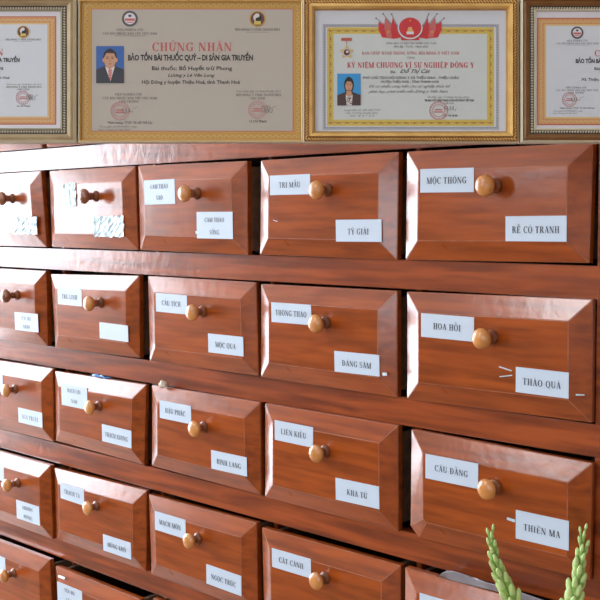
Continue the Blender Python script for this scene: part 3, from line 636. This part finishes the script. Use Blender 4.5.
d.ell(ex, ey+3, 3.0, 2.6, star, 9, 14); d.rect(ex-3.6, ey+4, ex+3.6, ey+6.8, P_mat, 10); d.rect(ex-1.8, ey-.5, ex+1.8, ey+3.5, ochre2, 10); d.ell(ex, ey-7, .9, .9, star, 9, 8)
# hanging medal
d.rect(341.2, 38, 351.8, 41, redl, 1); d.line([(346.5, 41), (346.5, 47)], .6, redsoft, 1)
d.poly([(346.7+(7.4 if q % 2 == 0 else 4.2)*math.sin(q*math.pi/5), 52.4-(7.2 if q % 2 == 0 else 4.2)*math.cos(q*math.pi/5)) for q in range(10)], ochre2, 2)
d.ell(346.7, 52.6, 3.9, 3.9, P_mat, 3); d.ell(346.7, 52.6, 3.2, 3.2, emb, 4); d.ell(347.2, 52, 1.5, 1.2, shirt, 5, 10)
tx = d.text
tx('CỘNG HOÀ XÃ HỘI CHỦ NGHĨA VIỆT NAM', 411, 43.4, 50, 1.9, ink2); tx('Độc lập - Tự do - Hạnh phúc', 411, 46.6, 34, 2.0, ink2, serif=False, bold=.02)
tx('BAN CHẤP HÀNH TRUNG ƯƠNG HỘI ĐÔNG Y VIỆT NAM', 410.5, 53.2, 97, 3.0, redsoft); tx('TẶNG', 411, 57.8, 8, 2.0, ink2)
tx('KỶ NIỆM CHƯƠNG VÌ SỰ NGHIỆP ĐÔNG Y', 410.5, 65.2, 127, 5.4, red)
tx('Bà', 393, 72, 5, 2.6, ink2, serif=False, bold=.02); tx('Đỗ Thị Cát', 414.5, 71.2, 29, 3.8, ink, serif=False, bold=.01, shear=.5)
tx('PHÓ CHỦ TỊCH HỘI ĐÔNG Y XÃ THIỆU GIAO - THIỆU CHÂU', 411, 77.8, 96, 2.6, ink2, serif=False, bold=.03); tx('HUYỆN THIỆU HOÁ - TỈNH THANH HOÁ', 410, 81.8, 58, 2.5, ink2, serif=False, bold=.03)
tx('Đã có nhiều công hiến cho sự nghiệp thừa kế', 409, 86.2, 80, 2.9, ink2, serif=False, shear=.55); tx('phát huy, phát triển nền Đông y Việt Nam', 408, 91.4, 78, 2.9, ink2, serif=False, shear=.55)
tx('Hà Nội, ngày 17 tháng 10 năm 2016', 448, 97.2, 41, 1.8, ink2, serif=False, shear=.3); tx('TM. BAN CHẤP HÀNH TRUNG ƯƠNG HỘI ĐÔNG Y VIỆT NAM', 449, 100.4, 49, 2.2, ink, serif=False, bold=.035); tx('CHỦ TỊCH', 449, 103.4, 9, 1.5, ink2)
stamp(d, 438.5, 110.8, 9.3); squiggle(d, 444, 108.5, 11, 4.5, ink2, 4, 8); tx('TTND. Trần Văn Bản', 450, 115.5, 15, 2.1, ink, serif=False, bold=.02)
tx('Quyết định số:  247 /QĐ-TWH', 362, 110, 36, 1.9, ink2, serif=False, shear=.2); tx('Cấp: 17 tháng 10 năm 2016', 361.5, 113, 32, 1.8, ink2, serif=False, shear=.2); tx('Số:  8 4 1 2 6', 362, 115.8, 24, 1.8, ink2, serif=False, shear=.2)
sh = d.build('certificate', e); portrait(sh, cx, cy, 337.2, 73.8, 360.6, 105.6, True)

# ------------------------------------------------------------------ small things caught in the drawer gaps
plastic = noisy('cloudy_grey_plastic', (0.30, 0.27, 0.29), (0.22, 0.20, 0.22), 25, (1, 1, 1), (0.25, 0.45), 0.4)
Z34 = ZA-3*Q
bm = bmesh.new(); nx = 26; rows = []
for a in range(nx+1):
    u = a/nx; x = .068+.25*u
    top = .015*math.sin(min(1, u*9)*math.pi/2)*(1-.45*max(0, (u-.3)/.7)) + .0012*math.sin(u*14)
    r_ = []
    for b in range(7):
        v = b/6
        z = .001+top*v; y = -.009 - .0018*math.sin(u*11+v*2) - .004*v
        r_.append(bm.verts.new((x, y, z)))
    for b in range(1, 6):       # folded back down behind
        v = b/5; r_.append(bm.verts.new((x+.002, -.012+.002*math.sin(u*13)+.014*v*.8, .001+top*(1-v)*.9)))
    rows.append(r_)
for a, b in zip(rows, rows[1:]):
    for k in range(len(a)-1): bm.faces.new((a[k], b[k], b[k+1], a[k+1]))
o = obj('plastic_bag', bm, plastic, None, True); o.location = (4*P, -.003, Z34+.0005); tag(o, 'crumpled grey plastic bag poking out over the top edge of the lowest right drawer', 'plastic bag')
bluem = nmat('blue_plastic_string', (0.06, 0.20, 0.50), .3); pale = noisy('pale_root', (0.62, 0.50, 0.40), (0.45, 0.34, 0.26), 60, (1, 1, 1), (0.5, 0.7), 0.5)
bm = bmesh.new(); pts = [(.155+.011*k+.0015*math.sin(k*2.1), -.004-.003*math.cos(k*1.7), .0045+.0018*math.sin(k*2.6)) for k in range(7)]
tube(bm, pts, [.0016, .0042, .0034, .0026, .0022, .0016, .001], 8); bmesh.ops.scale(bm, vec=(1, .6, 1), verts=bm.verts[:])
o = obj('plastic_scrap', bm, bluem, None, True); o.location = (P, -.002, ZA-2*Q); tag(o, 'small twisted scrap of blue plastic caught above a drawer in the third row', 'plastic scrap')
bm = bmesh.new(); bmesh.ops.create_icosphere(bm, subdivisions=3, radius=.009)
for v in bm.verts:
    n_ = v.co.normalized(); v.co = Vector((v.co.x*1.25, v.co.y*.75, v.co.z*.85))*(1+.18*math.sin(n_.x*5+n_.z*4)+.1*math.sin(n_.y*9))
o = obj('dried_root', bm, pale, None, True); o.location = (2*P+.062, -.008, ZA-2*Q+.0115); tag(o, 'small pale dried root piece lying on the drawer top in the third row', 'root')

# ------------------------------------------------------------------ tuberose stalks in a vase in front of the cabinet
green = noisy('bud_green', (0.32, 0.50, 0.12), (0.22, 0.39, 0.07), 90, (1, 1, 1), (0.4, 0.55), 0.1); budtip = nmat('pale_bud_tip', (0.48, 0.60, 0.22), .5); stemg = nmat('stem_green', (0.22, 0.36, 0.08), .5)
FD = 1.30
def ray(px, py, dep=FD): return CAM + (fwd + RT*((px-300)/F_PX) - UP*((py-300)/F_PX))*dep
vx, vy = ray(545, 600)[0], ray(545, 600)[1]
ST = .46
stool = empty('stool', (vx, vy, 0), 'small round wooden stool carrying a vase below the lower right corner', 'stool')
bm = bmesh.new(); lathe(bm, [(0, ST-.025), (.125, ST-.025), (.13, ST-.02), (.13, ST-.005), (.125, ST), (0, ST)], n=32); obj('seat', bm, M['rail'], stool)
for k in range(4):
    a = math.pi/4+k*math.pi/2; bm = bmesh.new(); tube(bm, [(.12*math.cos(a), .12*math.sin(a), 0), (.085*math.cos(a), .085*math.sin(a), ST-.024)], [.011, .014], 10); obj('leg', bm, M['rail'], stool, True)
bm = bmesh.new(); lathe(bm, [(0, 0), (.045, 0), (.05, .006), (.06, .07), (.055, .14), (.034, .19), (.032, .215), (.042, .235), (.038, .235), (.028, .213), (.03, .19), (.048, .14), (.052, .07), (.04, .012), (0, .01)], n=32)
vase = obj('vase', bm, nmat('white_glaze', (0.7, 0.72, 0.74), .15), None); vase.location = (vx, vy, ST); tag(vase, 'white glazed vase holding two green flower stalks, standing on the stool', 'vase')
def bud_mesh():
    bm = bmesh.new(); lathe(bm, [(.0008, 0), (.0020, .002), (.0026, .006), (.0034, .011), (.0036, .0145), (.0026, .018), (.0010, .0198), (0, .0202)], n=10)
    for f in bm.faces:
        if f.calc_center_median().z > .0125: f.material_index = 1
    me = bpy.data.meshes.new('bud'); bm.to_mesh(me); bm.free(); me.materials.append(green); me.materials.append(budtip); return me
BUD = bud_mesh()
def stalk(path, label, seed, n):
    rr = random.Random(seed); base = Vector((vx, vy, ST+.02))
    e = empty('flower_stalk', base, label, 'flower', 'green budding flower stalks in the vase')
    P3 = [ray(*q)-base for q in path]; P3 = P3+[Vector((P3[-1].x*.22, P3[-1].y*.22, .215)), Vector((0.004 if seed == 2 else -.004, 0, .0))]
    bm = bmesh.new(); tube(bm, P3, [.0012]+[.0022]*(len(P3)-3)+[.003, .003], 8); obj('stem', bm, stemg, e, True)
    top = P3[:len(path)]; seg = [(top[i+1]-top[i]).length for i in range(len(top)-1)]; tot = sum(seg)
    for k in range(n):
        s_ = tot*(k/n)**.92; i = 0
        while i < len(seg)-1 and s_ > seg[i]: s_ -= seg[i]; i += 1
        p = top[i].lerp(top[i+1], min(1, s_/seg[i])); ax = (top[i]-top[i+1]).normalized()
        ang = k*2.4; a = ax.orthogonal().normalized(); b = ax.cross(a); out = a*math.cos(ang)+b*math.sin(ang)
        sc = .55+.85*min(1, (k/n)*1.6); op = .13+.26*(k/n)+rr.uniform(-.06, .08)
        dr = (ax*math.cos(op)+out*math.sin(op)).normalized()
        o = bpy.data.objects.new('bud', BUD); C.objects.link(o); o.parent = e
        o.location = p+out*.0022; o.rotation_euler = dr.to_track_quat('Z', 'Y').to_euler(); o.scale = (sc*.95, sc*.95, sc*1.25)
stalk([(491, 535), (493, 550), (497, 567), (505, 585), (513, 603), (520, 630), (526, 665)], 'budding green flower stalk leaning left, the left one of the two', 2, 44)
stalk([(583, 534), (582.5, 549), (579, 566), (577, 585), (573, 603), (568, 630), (562, 665)], 'upright budding green flower stalk, the right one of the two, nearest the right side', 5, 44)
